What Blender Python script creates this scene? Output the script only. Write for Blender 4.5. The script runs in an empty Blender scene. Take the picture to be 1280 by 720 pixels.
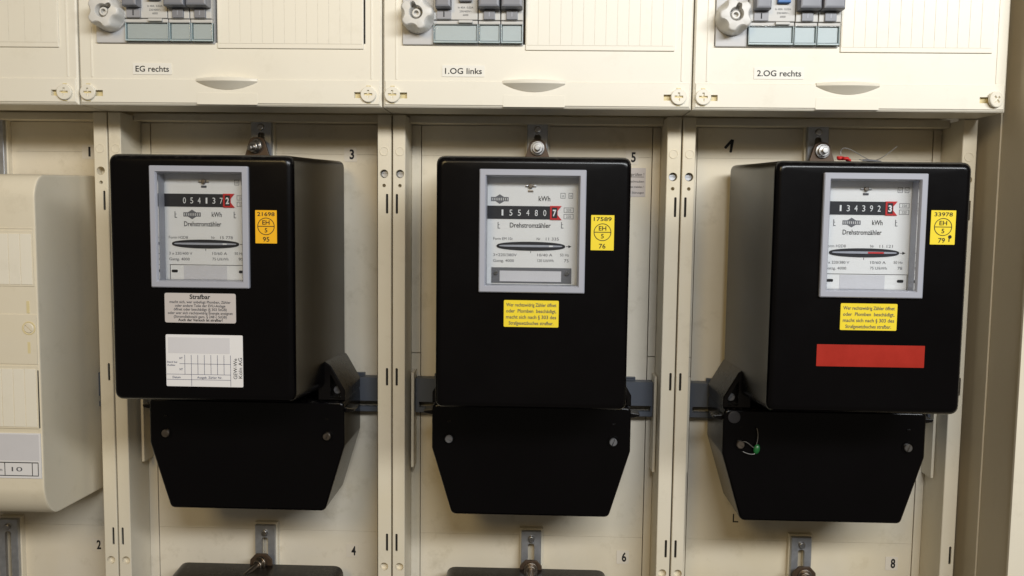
import bpy, bmesh, math, random
from mathutils import Matrix, Vector
random.seed(7)
PI = math.pi
ZO = 1500.0                       # eye level above the (unseen) floor, mm; all coordinates below are mm from eye level
S = bpy.context.scene
COL = S.collection

# ------------------------------------------------------------------ camera
cam_data = bpy.data.cameras.new('camera')
cam_data.sensor_width = 36.0
cam_data.lens = 36.0 * 1085.727 / 1280.0
cam_data.clip_start = 0.01
cam_data.clip_end = 50.0
cam = bpy.data.objects.new('camera', cam_data)
COL.objects.link(cam)
R = Matrix.Rotation(0.02951689, 3, 'Z') @ Matrix.Rotation(-0.08304176, 3, 'X') @ Matrix.Rotation(-0.01221927, 3, 'Y')
cm = Matrix((R.col[0], R.col[2], -R.col[1])).transposed().to_4x4()
cm.translation = Vector((0.37794, -0.75706, ZO / 1000.0))
cam.matrix_world = cm
S.camera = cam

# ------------------------------------------------------------------ world and lamps (indoors: no sky, no sun)
w = bpy.data.worlds.new('World')
S.world = w
w.use_nodes = True
bg = w.node_tree.nodes['Background']
bg.inputs[0].default_value = (1.0, 0.89, 0.74, 1)
bg.inputs[1].default_value = 0.105


def area_lamp(name, loc, target, sx, sy, power, colour):
    d = bpy.data.lights.new(name, 'AREA')
    d.shape = 'RECTANGLE'
    d.size, d.size_y = sx, sy
    d.energy = power
    d.color = colour
    o = bpy.data.objects.new(name, d)
    COL.objects.link(o)
    o.location = (loc[0], loc[1], loc[2] + ZO / 1000.0)
    v = Vector(target) - Vector(loc)
    o.rotation_euler = v.to_track_quat('-Z', 'Y').to_euler()
    return o


area_lamp('daylight_tube', (0.93, -1.20, 0.53), (0.64, 0.0, -0.05), 1.15, 0.18, 20.0, (0.95, 0.975, 1.0))
area_lamp('warm_bulb', (-0.10, -1.50, 0.60), (0.15, 0.0, 0.0), 0.40, 0.40, 5.4, (1.0, 0.74, 0.36))

S.view_settings.view_transform = 'Standard'
S.view_settings.look = 'None'
S.view_settings.exposure = 0.0
S.view_settings.gamma = 1.0
S.view_settings.use_curve_mapping = False
S.cycles.max_bounces = 8
S.cycles.use_denoising = True


# ------------------------------------------------------------------ materials
def mat(name, rgb, rough=0.45, spec=0.5, metal=0.0, var=0.06, scale=6.0, bump=0.0, bscale=900.0,
        dirt=0.0, dirt_rgb=(0.25, 0.2, 0.1), rvar=0.08, coat=0.0, dust=0.0, aged=0.0):
    m = bpy.data.materials.new(name)
    m.use_nodes = True
    nt = m.node_tree
    N, L = nt.nodes, nt.links
    b = N['Principled BSDF']
    b.inputs['Metallic'].default_value = metal
    b.inputs['Specular IOR Level'].default_value = spec
    b.inputs['Coat Weight'].default_value = coat
    geo = N.new('ShaderNodeNewGeometry')
    n1 = N.new('ShaderNodeTexNoise')
    n1.inputs['Scale'].default_value = scale
    n1.inputs['Detail'].default_value = 8
    n1.inputs['Roughness'].default_value = 0.65
    L.new(geo.outputs['Position'], n1.inputs['Vector'])
    mx = N.new('ShaderNodeMix')
    mx.data_type = 'RGBA'
    mx.inputs[6].default_value = tuple(max(0, c * (1 - var)) for c in rgb) + (1,)
    mx.inputs[7].default_value = tuple(min(1, c * (1 + var)) for c in rgb) + (1,)
    L.new(n1.outputs['Fac'], mx.inputs[0])
    col = mx.outputs[2]
    if dirt > 0:
        n2 = N.new('ShaderNodeTexNoise')
        n2.inputs['Scale'].default_value = 38.0
        n2.inputs['Detail'].default_value = 10
        n2.inputs['Roughness'].default_value = 0.7
        L.new(geo.outputs['Position'], n2.inputs['Vector'])
        rp = N.new('ShaderNodeValToRGB')
        rp.color_ramp.elements[0].position = 0.56
        rp.color_ramp.elements[0].color = (0, 0, 0, 1)
        rp.color_ramp.elements[1].position = 0.80
        rp.color_ramp.elements[1].color = (dirt, dirt, dirt, 1)
        L.new(n2.outputs['Fac'], rp.inputs[0])
        m2 = N.new('ShaderNodeMix')
        m2.data_type = 'RGBA'
        L.new(rp.outputs[0], m2.inputs[0])
        L.new(col, m2.inputs[6])
        m2.inputs[7].default_value = dirt_rgb + (1,)
        col = m2.outputs[2]
    if aged > 0:
        n5 = N.new('ShaderNodeTexNoise')
        n5.inputs['Scale'].default_value = 4.5
        n5.inputs['Detail'].default_value = 5
        n5.inputs['Distortion'].default_value = 0.6
        L.new(geo.outputs['Position'], n5.inputs['Vector'])
        r5 = N.new('ShaderNodeMapRange')
        r5.inputs[1].default_value = 0.42
        r5.inputs[2].default_value = 0.72
        r5.inputs[4].default_value = aged
        L.new(n5.outputs['Fac'], r5.inputs[0])
        m5 = N.new('ShaderNodeMix')
        m5.data_type = 'RGBA'
        L.new(r5.outputs[0], m5.inputs[0])
        L.new(col, m5.inputs[6])
        m5.inputs[7].default_value = (0.66, 0.54, 0.29, 1)
        col = m5.outputs[2]
    if dust > 0:
        sep = N.new('ShaderNodeSeparateXYZ')
        L.new(geo.outputs['Normal'], sep.inputs[0])
        up = N.new('ShaderNodeMapRange')
        up.inputs[1].default_value = 0.12
        up.inputs[2].default_value = 1.0
        L.new(sep.outputs[2], up.inputs[0])
        n4 = N.new('ShaderNodeTexNoise')
        n4.inputs['Scale'].default_value = 260.0
        n4.inputs['Detail'].default_value = 6
        n4.inputs['Roughness'].default_value = 0.75
        L.new(geo.outputs['Position'], n4.inputs['Vector'])
        r4 = N.new('ShaderNodeMapRange')
        r4.inputs[1].default_value = 0.52
        r4.inputs[2].default_value = 0.85
        L.new(n4.outputs['Fac'], r4.inputs[0])
        mu = N.new('ShaderNodeMath')
        mu.operation = 'MULTIPLY'
        L.new(up.outputs[0], mu.inputs[0])
        L.new(r4.outputs[0], mu.inputs[1])
        m3 = N.new('ShaderNodeMath')
        m3.operation = 'MULTIPLY'
        m3.inputs[1].default_value = dust
        L.new(mu.outputs[0], m3.inputs[0])
        m2 = N.new('ShaderNodeMix')
        m2.data_type = 'RGBA'
        L.new(m3.outputs[0], m2.inputs[0])
        L.new(col, m2.inputs[6])
        m2.inputs[7].default_value = (0.30, 0.27, 0.23, 1)
        col = m2.outputs[2]
    L.new(col, b.inputs['Base Color'])
    mr = N.new('ShaderNodeMapRange')
    mr.inputs[3].default_value = max(0.02, rough - rvar)
    mr.inputs[4].default_value = min(1, rough + rvar)
    L.new(n1.outputs['Fac'], mr.inputs[0])
    L.new(mr.outputs[0], b.inputs['Roughness'])
    if bump > 0:
        n3 = N.new('ShaderNodeTexNoise')
        n3.inputs['Scale'].default_value = bscale
        n3.inputs['Detail'].default_value = 3
        L.new(geo.outputs['Position'], n3.inputs['Vector'])
        bp = N.new('ShaderNodeBump')
        bp.inputs['Strength'].default_value = bump
        bp.inputs['Distance'].default_value = 0.0003
        L.new(n3.outputs['Fac'], bp.inputs['Height'])
        L.new(bp.outputs[0], b.inputs['Normal'])
    return m


def clear(name, tint, refl=1.45, rough=0.03):
    m = bpy.data.materials.new(name)
    m.use_nodes = True
    nt = m.node_tree
    N, L = nt.nodes, nt.links
    N.remove(N['Principled BSDF'])
    tr = N.new('ShaderNodeBsdfTransparent')
    tr.inputs[0].default_value = tint + (1,)
    gl = N.new('ShaderNodeBsdfGlossy')
    gl.inputs['Roughness'].default_value = rough
    fr = N.new('ShaderNodeFresnel')
    fr.inputs[0].default_value = refl
    mx = N.new('ShaderNodeMixShader')
    L.new(fr.outputs[0], mx.inputs[0])
    L.new(tr.outputs[0], mx.inputs[1])
    L.new(gl.outputs[0], mx.inputs[2])
    L.new(mx.outputs[0], N['Material Output'].inputs['Surface'])
    return m


M = dict(
    cream=mat('cream_plastic', (0.74, 0.68, 0.55), 0.42, 0.4, var=0.08, scale=9, bump=0.08, dirt=0.24, aged=0.30),
    cover=mat('cover_plastic', (0.81, 0.77, 0.665), 0.38, 0.4, var=0.05, scale=6, bump=0.05, dirt=0.12, aged=0.14),
    panel=mat('panel_plastic', (0.70, 0.645, 0.535), 0.50, 0.35, var=0.13, scale=11, bump=0.10, dirt=0.40, aged=0.45),
    sheet=mat('cabinet_sheet', (0.60, 0.53, 0.40), 0.5, 0.35, var=0.07, scale=5, bump=0.08, dirt=0.1),
    yellowed=mat('yellowed_plastic', (0.70, 0.60, 0.34), 0.45, 0.4),
    black=mat('black_bakelite', (0.0014, 0.0011, 0.0014), 0.22, 0.26, var=0.3, scale=9, bump=0.03, bscale=500, rvar=0.08, dust=0.22),
    brown=mat('dark_bakelite', (0.003, 0.0022, 0.002), 0.28, 0.32, var=0.3, scale=18, bump=0.06, bscale=400, rvar=0.08, dust=0.22),
    frame=mat('grey_frame', (0.36, 0.37, 0.42), 0.42, 0.4, var=0.03, bump=0.03),
    dial=mat('dial_enamel', (0.80, 0.79, 0.77), 0.5, 0.3, var=0.02),
    counter=mat('counter_black', (0.022, 0.022, 0.026), 0.5, 0.3),
    red=mat('red_paint', (0.55, 0.025, 0.025), 0.5, 0.3),
    redsticker=mat('red_film', (0.34, 0.017, 0.007), 0.45, 0.3, var=0.22, scale=60),
    yellow=mat('yellow_film', (0.80, 0.62, 0.03), 0.5, 0.3, var=0.03),
    orange=mat('orange_film', (0.82, 0.43, 0.012), 0.5, 0.3, var=0.03),
    paper=mat('paper', (0.74, 0.73, 0.73), 0.6, 0.25, var=0.03),
    rim=mat('rim_plastic', (0.46, 0.55, 0.57), 0.25, 0.5),
    insert=mat('insert_plastic', (0.50, 0.525, 0.535), 0.4, 0.4, var=0.04),
    label=mat('label_film', (0.83, 0.805, 0.73), 0.5, 0.3, var=0.01),
    silver=mat('silver_film', (0.52, 0.48, 0.46), 0.5, 0.3, var=0.03),
    tagfilm=mat('tag_film', (0.69, 0.635, 0.54), 0.55, 0.3, var=0.03),
    cheque=mat('blurred_sticker', (0.62, 0.61, 0.63), 0.6, 0.25, var=0.06, scale=40),
    ink=mat('black_ink', (0.02, 0.02, 0.022), 0.6, 0.2),
    ink2=mat('grey_ink', (0.09, 0.09, 0.10), 0.6, 0.2),
    inkblue=mat('blue_ink', (0.035, 0.045, 0.12), 0.6, 0.2),
    white=mat('white_ink', (0.78, 0.78, 0.78), 0.5, 0.3),
    logo=mat('logo_grey', (0.14, 0.14, 0.15), 0.5, 0.3),
    zinc=mat('zinc_steel', (0.42, 0.43, 0.45), 0.42, 0.5, metal=0.75, var=0.35, scale=140, bump=0.2, bscale=300),
    bar=mat('slate_plastic', (0.082, 0.092, 0.112), 0.45, 0.4, var=0.12, scale=20),
    steel=mat('bright_steel', (0.42, 0.41, 0.40), 0.32, 0.5, metal=1.0, var=0.15, scale=80),
    brass=mat('dull_brass', (0.27, 0.23, 0.19), 0.35, 0.5, metal=1.0, var=0.25, scale=90),
    dull=mat('dull_zinc', (0.20, 0.20, 0.21), 0.5, 0.5, metal=0.7, var=0.2, scale=90),
    rust=mat('brown_lug', (0.075, 0.048, 0.03), 0.5, 0.4, metal=0.4, var=0.4, scale=70),
    device=mat('device_grey', (0.54, 0.535, 0.53), 0.45, 0.4, var=0.03),
    devlight=mat('device_light', (0.56, 0.55, 0.525), 0.45, 0.4, var=0.03),
    knob=mat('knob_grey', (0.66, 0.645, 0.61), 0.40, 0.45, var=0.04, scale=30, dirt=0.08),
    lever=mat('lever_slate', (0.20, 0.205, 0.23), 0.4, 0.45, var=0.06),
    toggle=mat('toggle_grey', (0.30, 0.30, 0.32), 0.45, 0.4, var=0.05),
    blue=mat('blue_plastic', (0.015, 0.12, 0.36), 0.4, 0.4),
    dark=mat('dark_gap', (0.02, 0.018, 0.015), 0.7, 0.2),
    sealdark=mat('seal_plastic', (0.035, 0.035, 0.04), 0.45, 0.4),
    green=mat('green_seal', (0.012, 0.12, 0.03), 0.35, 0.5),
    redseal=mat('red_seal', (0.62, 0.03, 0.03), 0.4, 0.5),
    wire=mat('seal_wire', (0.30, 0.29, 0.27), 0.4, 0.5, metal=0.8),
    wall=mat('plaster', (0.6, 0.58, 0.52), 0.8, 0.2),
    pane=clear('window_pane', (0.95, 0.96, 0.97), 1.42),
    tint=clear('tinted_cover', (0.945, 0.982, 0.986), 1.45, 0.04),
)


# ------------------------------------------------------------------ geometry helpers (x right, z up, outward = -y; mm)
def offset_poly(pts, d):
    """inset a convex polygon by d"""
    n = len(pts)
    a = sum(pts[i][0] * pts[(i + 1) % n][1] - pts[(i + 1) % n][0] * pts[i][1] for i in range(n))
    sg = 1 if a > 0 else -1
    ln = []
    for i in range(n):
        (x0, z0), (x1, z1) = pts[i], pts[(i + 1) % n]
        l = math.hypot(x1 - x0, z1 - z0)
        nx, nz = -(z1 - z0) / l * sg, (x1 - x0) / l * sg
        ln.append((nx, nz, nx * x0 + nz * z0 + d))
    out = []
    for i in range(n):
        a1, b1, c1 = ln[i - 1]
        a2, b2, c2 = ln[i]
        det = a1 * b2 - a2 * b1
        if abs(det) < 1e-6:
            out.append((pts[i][0] + a2 * d, pts[i][1] + b2 * d))
        else:
            out.append(((c1 * b2 - c2 * b1) / det, (a1 * c2 - a2 * c1) / det))
    return out


def round_poly(pts, r, n=4):
    if r <= 0.01:
        return [tuple(p) for p in pts]
    out = []
    k = len(pts)
    for i in range(k):
        p = Vector(pts[i])
        a = (Vector(pts[i - 1]) - p)
        b = (Vector(pts[(i + 1) % k]) - p)
        rr = min(r, a.length * 0.48, b.length * 0.48)
        a.normalize()
        b.normalize()
        ang = a.angle(b) if a.length and b.length else PI
        t = min(rr / max(math.tan(ang / 2), 1e-3), rr * 2.5)
        t = min(t, (Vector(pts[i - 1]) - p).length * 0.49, (Vector(pts[(i + 1) % k]) - p).length * 0.49)
        p0, p1 = p + a * t, p + b * t
        for j in range(n + 1):
            s = j / n
            q = p0 * (1 - s) ** 2 + p * 2 * s * (1 - s) + p1 * s * s
            out.append((q.x, q.y))
    return out


def rect(x0, x1, z0, z1):
    return [(x0, z0), (x1, z0), (x1, z1), (x0, z1)]


def circle(cx, cz, r, n=24):
    return [(cx + r * math.cos(2 * PI * i / n), cz + r * math.sin(2 * PI * i / n)) for i in range(n)]


def slot(cx, z0, z1, wd, n=4):
    return round_poly(rect(cx - wd / 2, cx + wd / 2, z0, z1), wd * 0.45, n)


class MB:
    def __init__(self):
        self.v, self.f = [], []

    def ring(self, pts, y):
        i = len(self.v)
        self.v += [(p[0], y, p[1]) for p in pts]
        return list(range(i, i + len(pts)))

    def skin(self, rings, cap0=False, cap1=True):
        """rings go from back to front, counter-clockwise seen from the front"""
        for a, b in zip(rings, rings[1:]):
            n = len(a)
            for i in range(n):
                j = (i + 1) % n
                self.f.append((a[i], a[j], b[j], b[i]))
        if cap0:
            self.f.append(tuple(reversed(rings[0])))
        if cap1:
            self.f.append(tuple(rings[-1]))

    def prism(self, pts, yb, yf, bev=0.0, r=0.0, n=4, steps=2, back=True):
        """solid from y=yb (back) to y=yf (front, smaller y), front edge rounded by bev"""
        rings = [self.ring(round_poly(pts, r, n), yb)]
        if bev > 0:
            for k in range(steps + 1):
                a = PI / 2 * k / steps
                d = bev * (1 - math.cos(a))
                rings.append(self.ring(round_poly(offset_poly(pts, d), max(r - d, r * 0.4), n), yf + bev * (1 - math.sin(a))))
        else:
            rings.append(self.ring(round_poly(pts, r, n), yf))
        self.skin(rings, back, True)
        return self

    def box(self, x0, x1, yb, yf, z0, z1, bev=0.0):
        return self.prism(rect(x0, x1, z0, z1), yb, yf, bev, 0)

    def cyl(self, cx, cz, r, yb, yf, bev=0.0, n=24, r2=None):
        rings = [self.ring(circle(cx, cz, r, n), yb)]
        r2 = r if r2 is None else r2
        if bev > 0:
            for k in range(4):
                a = PI / 2 * k / 3
                rings.append(self.ring(circle(cx, cz, r2 - bev * (1 - math.cos(a)), n), yf + bev * (1 - math.sin(a))))
        else:
            rings.append(self.ring(circle(cx, cz, r2, n), yf))
        self.skin(rings, True, True)
        return self

    def plate(self, outline, holes, yf, depth, bev=0.0):
        """front face at yf with holes [(points, depth or None, floor)], outer wall going back by depth"""
        bm = bmesh.new()
        front = offset_poly(outline, bev) if bev > 0 else outline
        loops = [front] + [h[0] for h in holes]
        edges = []
        for lp in loops:
            vs = [bm.verts.new((p[0], yf, p[1])) for p in lp]
            for i in range(len(vs)):
                edges.append(bm.edges.new((vs[i], vs[(i + 1) % len(vs)])))
        bmesh.ops.triangle_fill(bm, use_beauty=True, use_dissolve=False, edges=edges, normal=(0, -1, 0))
        bm.normal_update()
        bm.verts.index_update()
        i0 = len(self.v)
        self.v += [tuple(v.co) for v in bm.verts]
        for f in bm.faces:
            idx = [i0 + v.index for v in f.verts]
            self.f.append(tuple(idx if f.normal.y < 0 else reversed(idx)))
        bm.free()

        def ccw(p):
            n = len(p)
            a = sum(p[i][0] * p[(i + 1) % n][1] - p[(i + 1) % n][0] * p[i][1] for i in range(n))
            return p if a > 0 else list(reversed(p))
        o = ccw(outline)
        rings = [self.ring(o, yf + depth)]
        if bev > 0:
            rings.append(self.ring(o, yf + bev))
        rings.append(self.ring(ccw(front), yf))
        self.skin(rings, False, False)
        for pts, d, floor in holes:
            p = ccw(pts)
            a, b = self.ring(p, yf), self.ring(p, yf + d)
            n = len(p)
            for i in range(n):
                j = (i + 1) % n
                self.f.append((a[i], a[j], b[j], b[i]))
            if floor:
                self.f.append(tuple(b))
        return self

    def tube(self, path, r, n=8):
        rings = []
        P = [Vector(p) for p in path]
        for i, p in enumerate(P):
            t = (P[min(i + 1, len(P) - 1)] - P[max(i - 1, 0)]).normalized()
            u = t.cross(Vector((0.31, 0.2, 0.93))).normalized()
            q = t.cross(u)
            i0 = len(self.v)
            for k in range(n):
                a = 2 * PI * k / n
                self.v.append(tuple(p + (u * math.cos(a) + q * math.sin(a)) * r))
            rings.append(list(range(i0, i0 + n)))
        self.skin(rings, True, True)
        return self

    def transform(self, fn):
        self.v = [fn(v) for v in self.v]
        return self

    def build(self, name, material, parent=None, smooth=35, origin=None):
        o0 = parent['_o'] if parent is not None else (origin or (0, 0, 0))
        me = bpy.data.meshes.new(name)
        me.from_pydata([((v[0] - o0[0]) / 1000, (v[1] - o0[1]) / 1000, (v[2] - o0[2]) / 1000) for v in self.v], [], self.f)
        me.update()
        bm = bmesh.new()
        bm.from_mesh(me)
        bmesh.ops.remove_doubles(bm, verts=bm.verts, dist=2e-6)
        bmesh.ops.recalc_face_normals(bm, faces=bm.faces)
        bm.to_mesh(me)
        bm.free()
        if smooth:
            for p in me.polygons:
                p.use_smooth = True
            me.set_sharp_from_angle(angle=math.radians(smooth))
            wn = True
        else:
            wn = False
        me.materials.append(M[material])
        o = bpy.data.objects.new(name, me)
        COL.objects.link(o)
        if wn:
            md = o.modifiers.new('weighted_normal', 'WEIGHTED_NORMAL')
            md.keep_sharp = True
            md.weight = 90
        o['_o'] = o0
        if parent is not None:
            o.parent = parent
        else:
            o.location = (o0[0] / 1000, o0[1] / 1000, (o0[2] + ZO) / 1000)
        return o


def thing(name, label, cat, origin, group=None):
    o = bpy.data.objects.new(name, None)
    o.empty_display_size = 0.02
    COL.objects.link(o)
    o.location = (origin[0] / 1000, origin[1] / 1000, (origin[2] + ZO) / 1000)
    o['_o'] = origin
    o['label'] = label
    o['category'] = cat
    if group:
        o['group'] = group
    return o


def share(src, dx, dz, parent=None, name=None):
    """another piece with the same mesh, moved by dx, dz mm"""
    c = src.copy()
    c.name = name or src.name.split('.')[0]
    COL.objects.link(c)
    c.parent = parent if parent is not None else src.parent
    c.location = (src.location[0] + dx / 1000, src.location[1], src.location[2] + dz / 1000)
    return c


_tc = {}


def _glyphs(s, bold):
    k = (s, bold)
    if k not in _tc:
        cu = bpy.data.curves.new('t', 'FONT')
        cu.body = s
        cu.size = 1.0
        cu.resolution_u = 3
        cu.offset = bold
        cu.fill_mode = 'FRONT'
        ob = bpy.data.objects.new('t', cu)
        COL.objects.link(ob)
        bpy.context.view_layer.update()
        me = bpy.data.meshes.new_from_object(ob.evaluated_get(bpy.context.evaluated_depsgraph_get()))
        vs = [(v.co.x, v.co.y) for v in me.vertices]
        fs = [tuple(p.vertices) for p in me.polygons]
        bpy.data.objects.remove(ob)
        bpy.data.meshes.remove(me)
        bpy.data.curves.remove(cu)
        _tc[k] = (vs, fs)
    return _tc[k]


def text(s, x, z, cap, y, parent, material='ink', width=None, align='L', bold=0.0, name='lettering', rot=0.0):
    """flat print: baseline z, cap height mm, at plane y; width stretches or squeezes the line"""
    vs, fs = _glyphs(s, bold)
    hv = [p[1] for p in _glyphs('H', 0.0)[0]]
    k = cap / (max(hv) - min(hv))
    x0, x1 = min(p[0] for p in vs), max(p[0] for p in vs)
    kx = k if width is None else width / (x1 - x0)
    wd = (x1 - x0) * kx
    ox = x - {'L': 0, 'C': wd / 2, 'R': wd}[align]
    b = MB()
    pts = [(ox + (p[0] - x0) * kx, z + p[1] * k) for p in vs]
    if rot:
        c, sn = math.cos(rot), math.sin(rot)
        pts = [(x + (p[0] - x) * c - (p[1] - z) * sn, z + (p[0] - x) * sn + (p[1] - z) * c) for p in pts]
    b.v = [(p[0], y, p[1]) for p in pts]
    b.f = list(fs)
    o = b.build(name, material, parent, smooth=0)
    return o


# make the normals of flat print face the room
# ------------------------------------------------------------------ the setting
wall = MB().box(-900, 1700, 160, 90, -1500, 900).build('wall', 'wall')
wall['kind'] = 'structure'

# ------------------------------------------------------------------ the cabinet
CAB = thing('meter_cabinet', 'cream plastic meter cabinet with divider strips and grey hangers behind the black meters',
            'cabinet', (375, 60, -700))
MB().box(-420, 762, 90, 52, -520, 330).build('back_sheet', 'sheet', CAB)
# right-hand side of the cabinet: two folded sheets and the front flange
sw = MB().box(757, 760, 60, -21.6, -520, 330).build('side_wall', 'sheet', CAB)
MB().box(758.2, 760.9, -22.0, -69, -520, 330).build('side_wall', 'sheet', CAB)
MB().box(757.0, 960, -69.3, -72, -520, 330, 0.8).build('front_flange', 'cream', CAB)

SEAMS = [0.0, 250.0, 500.0, 750.0]
FIELDS = [-250.0, 0.0, 250.0, 500.0]
ZT, ZB = 85.6, -480.0


def strip(x0, x1, seam, side, screws):
    s = -1 if side == 'L' else 1
    cx = seam + s * 6.9
    sx = seam + s * 4.3
    holes = [(circle(cx, 35.0, 3.7), 9.0, True), (circle(cx, 24.8, 1.6, 14), 6.0, True)]
    for a, b in ((0.5, 17.6), (-151.6, -135.8), (-302.8, -286.5)):
        holes.append((slot(sx, a, b, 2.1), 8.0, True))
    holes.append((circle(cx, -317.2, 3.7), 5.0, True))
    st = MB().plate(rect(x0, x1, ZB, ZT), holes, 0.0, 50.0, 0.5).build('divider_strip', 'cream', CAB, smooth=25)
    # moulded disc, and dark strips that paint the shade inside the slots
    b = MB()
    r0 = [b.ring(circle(cx, 54.4, r, 28), y) for r, y in ((3.9, 0.0), (3.8, -0.5), (3.3, -0.5), (3.2, -0.12))]
    b.skin(r0, False, True)
    b.build('moulded_disc', 'cream', st)
    for a, bz in ((0.5, 17.6), (-151.6, -135.8), (-302.8, -286.5)):
        MB().box(sx - 1.0, sx + 1.0, 2.0, 1.3, a + 0.1, bz - 0.1).build('slot_shade', 'dark', st, smooth=0)
    if screws:
        d = MB().plate(circle(cx, 35.0, 3.2, 24), [(round_poly(rect(cx - 2.2, cx + 2.2, 34.6, 35.4), 0.1, 2), 0.8, True)], 4.6, 3.5, 0.4)
        d.build('screw', 'zinc', st)
    return st


for i, sm in enumerate(SEAMS):
    strip(sm - 12.6, sm - 0.7, sm, 'L', i in (1, 2))
    if i < 3:
        strip(sm + 0.7, sm + 11.6, sm, 'R', i in (1, 2))

NUM_TOP = {-250.0: ('1', 213), 0.0: ('3', 206.5), 250.0: ('5', 213), 500.0: None}
NUM_LOW = {-250.0: ('2', 211.5), 0.0: ('4', 207), 250.0: ('6', 213), 500.0: ('8', 213)}
for fx in FIELDS:
    # inner cheeks of the field, running back from the strips to the panel
    # the middle panel with its faint seams, and the side plates beside it
    for a, b in ((54.06, 81.0), (-299.86, 53.94), (-480, -300.0)):
        MB().prism(rect(fx + 20.6, fx + 229.6, a, b), 50, 40, 0.12, 0.1, 2).build('back_panel', 'panel', CAB)
    for xa, xb in ((fx + 11.7, fx + 20.0), (fx + 230.2, fx + 237.3)):
        MB().box(xa, xb, 50, 39.2, -127.6, 81, 0.4).build('side_plate', 'panel', CAB)
        MB().box(xa, xb, 50, 39.4, -480, -128.3, 0.4).build('side_plate', 'panel', CAB)
    MB().box(fx + 11.8, fx + 237.2, 50, 24, 81.4, 88.0, 0.8).build('top_rail', 'cream', CAB)
    # upright guide ribs near both cheeks
    for xr in (fx + 14.2, fx + 234.4):
        MB().box(xr, xr + 2.6, 39.2, 20, -231, -143, 0.6).build('guide_rib', 'cream', CAB)
    # slotted slate bracket that carries the foot of the meter
    br = MB().plate(round_poly(rect(fx + 17.2, fx + 236.0, -181.5, -149.6), 1.0, 2),
                    [(rect(fx + 20.5, fx + 232.5, -176.6, -171.4), 5.0, False)], 27, 12, 0.5)
    br.build('foot_bracket', 'bar', CAB)
    for xa in (fx + 34, fx + 205):
        MB().plate(rect(xa, xa + 14, -149.4, -146.6), [(rect(xa + 1, xa + 13, -149.0, -147.6), 1.5, True)], 34, 4, 0).build('bracket_tab', 'bar', CAB, smooth=0)


def hanger(cx, ztop, upper, bolt_len, tilt=0.0, slotlen=24):
    bare = cx < 0
    slotlen = 56 if bare else slotlen
    hl = 96 if upper else 90
    h = MB().plate(round_poly(rect(cx - 9.3, cx + 9.3, ztop - hl, ztop), 0.8, 2),
                   [(slot(cx, ztop - 13 - slotlen, ztop - 11.5, 6.0), 4.0, False)], 30, 4, 0.5)
    pl = h.build('hanger_plate', 'zinc', CAB)
    # light backing edge that shows round the plate
    MB().plate(rect(cx - 10.6, cx + 10.6, ztop - hl, ztop + 1.4), [(slot(cx, ztop - 13 - slotlen, ztop - 11.5, 6.0), 4.0, False)], 34.2, 5.6, 0.4).build('hanger_backing', 'cream', pl)
    sc = MB()
    sc.cyl(cx, ztop - 7.0, 3.1, 30.2, 27.6, 1.2, 18)
    sc.build('screw', 'steel', pl)
    if bare:
        return
    bz = ztop - 24.5 if upper else ztop - 31.0
    bt = MB()
    bt.cyl(cx, bz, 6.4, 17.4, 15.6, 0.6, 28)
    bt.cyl(cx, bz, 4.9, 15.8, 12.0, 0.8, 28)
    bt.cyl(cx, bz, 2.6, 13.0, 12.0 - bolt_len, 0.7, 18)
    if tilt:
        c, s = math.cos(tilt), math.sin(tilt)
        bt.transform(lambda v: (cx + (v[0] - cx) * c + (v[1] - 17) * s, 17 - (v[0] - cx) * s + (v[1] - 17) * c, v[2] + (v[1] - 17) * s * 0.6))
    bt.build('hanger_bolt', 'brass' if bolt_len > 10 else 'steel', pl)
    MB().cyl(cx, bz, 2.4, 34, 17, 0, 14).build('bolt_shank', 'zinc', pl)


for cx, t in ((-121.0, 0), (126.0, 0.5), (376.0, 0), (625.0, 0)):
    hanger(cx, 84.0, True, 4.0, t)
for cx, t in ((-121.0, 0), (125.0, 0.45), (375.5, 0), (625.0, 0.1)):
    hanger(cx, -292.6, False, 16.0, t)

PY = 39.4                         # print and tags lie just proud of the panel
for fx in FIELDS:
    for tab, z in ((NUM_TOP, 50.0), (NUM_LOW, -323.0)):
        if tab[fx]:
            s, lx = tab[fx]
            tg = MB().prism(rect(fx + lx - 7, fx + lx + 4.5, z - 2.5, z + 10.5), 39.9, 39.6, 0, 0.8, 2).build('number_tag', 'tagfilm', CAB, smooth=0)
            text(s, fx + lx, z, 8.2, 39.45, tg, 'ink', width=2.0 if s == '1' else 4.2, align='C', bold=0.03)
hm = MB()
for a, b in (((545.0, 63.0), (551.5, 70.6)), ((551.7, 70.8), (550.2, 59.2))):
    d = Vector((b[0] - a[0], b[1] - a[1])).normalized()
    n = Vector((-d.y, d.x))
    w0, w1 = 1.3, 1.1
    hm.prism(round_poly([(a[0] + n.x * w0, a[1] + n.y * w0), (b[0] + n.x * w1, b[1] + n.y * w1), (b[0] - n.x * w1, b[1] - n.y * w1), (a[0] - n.x * w0, a[1] - n.y * w0)], 0.7, 3), 39.9, 39.7 - 0.1 * (b[1] < 65))
hm.build('marker_numeral', 'ink', CAB, smooth=0)
MB().box(563.4, 564.5, 39.9, 39.7, -283, -275).box(564.6, 568.5, 39.9, 39.7, -283, -281.9).build('marker_stroke', 'ink', CAB, smooth=0)
nt = MB().prism(rect(428, 474.5, 18.5, 44.5), 39.9, 39.6, 0, 0.4, 2).build('note_sticker', 'silver', CAB, smooth=0)
for s, z, c in (('Plomben prüfen !', 37.4, 2.6), ('vor dem Anschrauben', 31.4, 2.0), ('bitte melden !', 26.6, 1.8), ('bei Störungen', 21.4, 1.8)):
    text(s, 473, z, c, 39.4, nt, 'ink', align='R')
MB().box(440, 473, 39.55, 39.4, 36.2, 36.6).build('underline', 'ink', nt, smooth=0)


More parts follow.
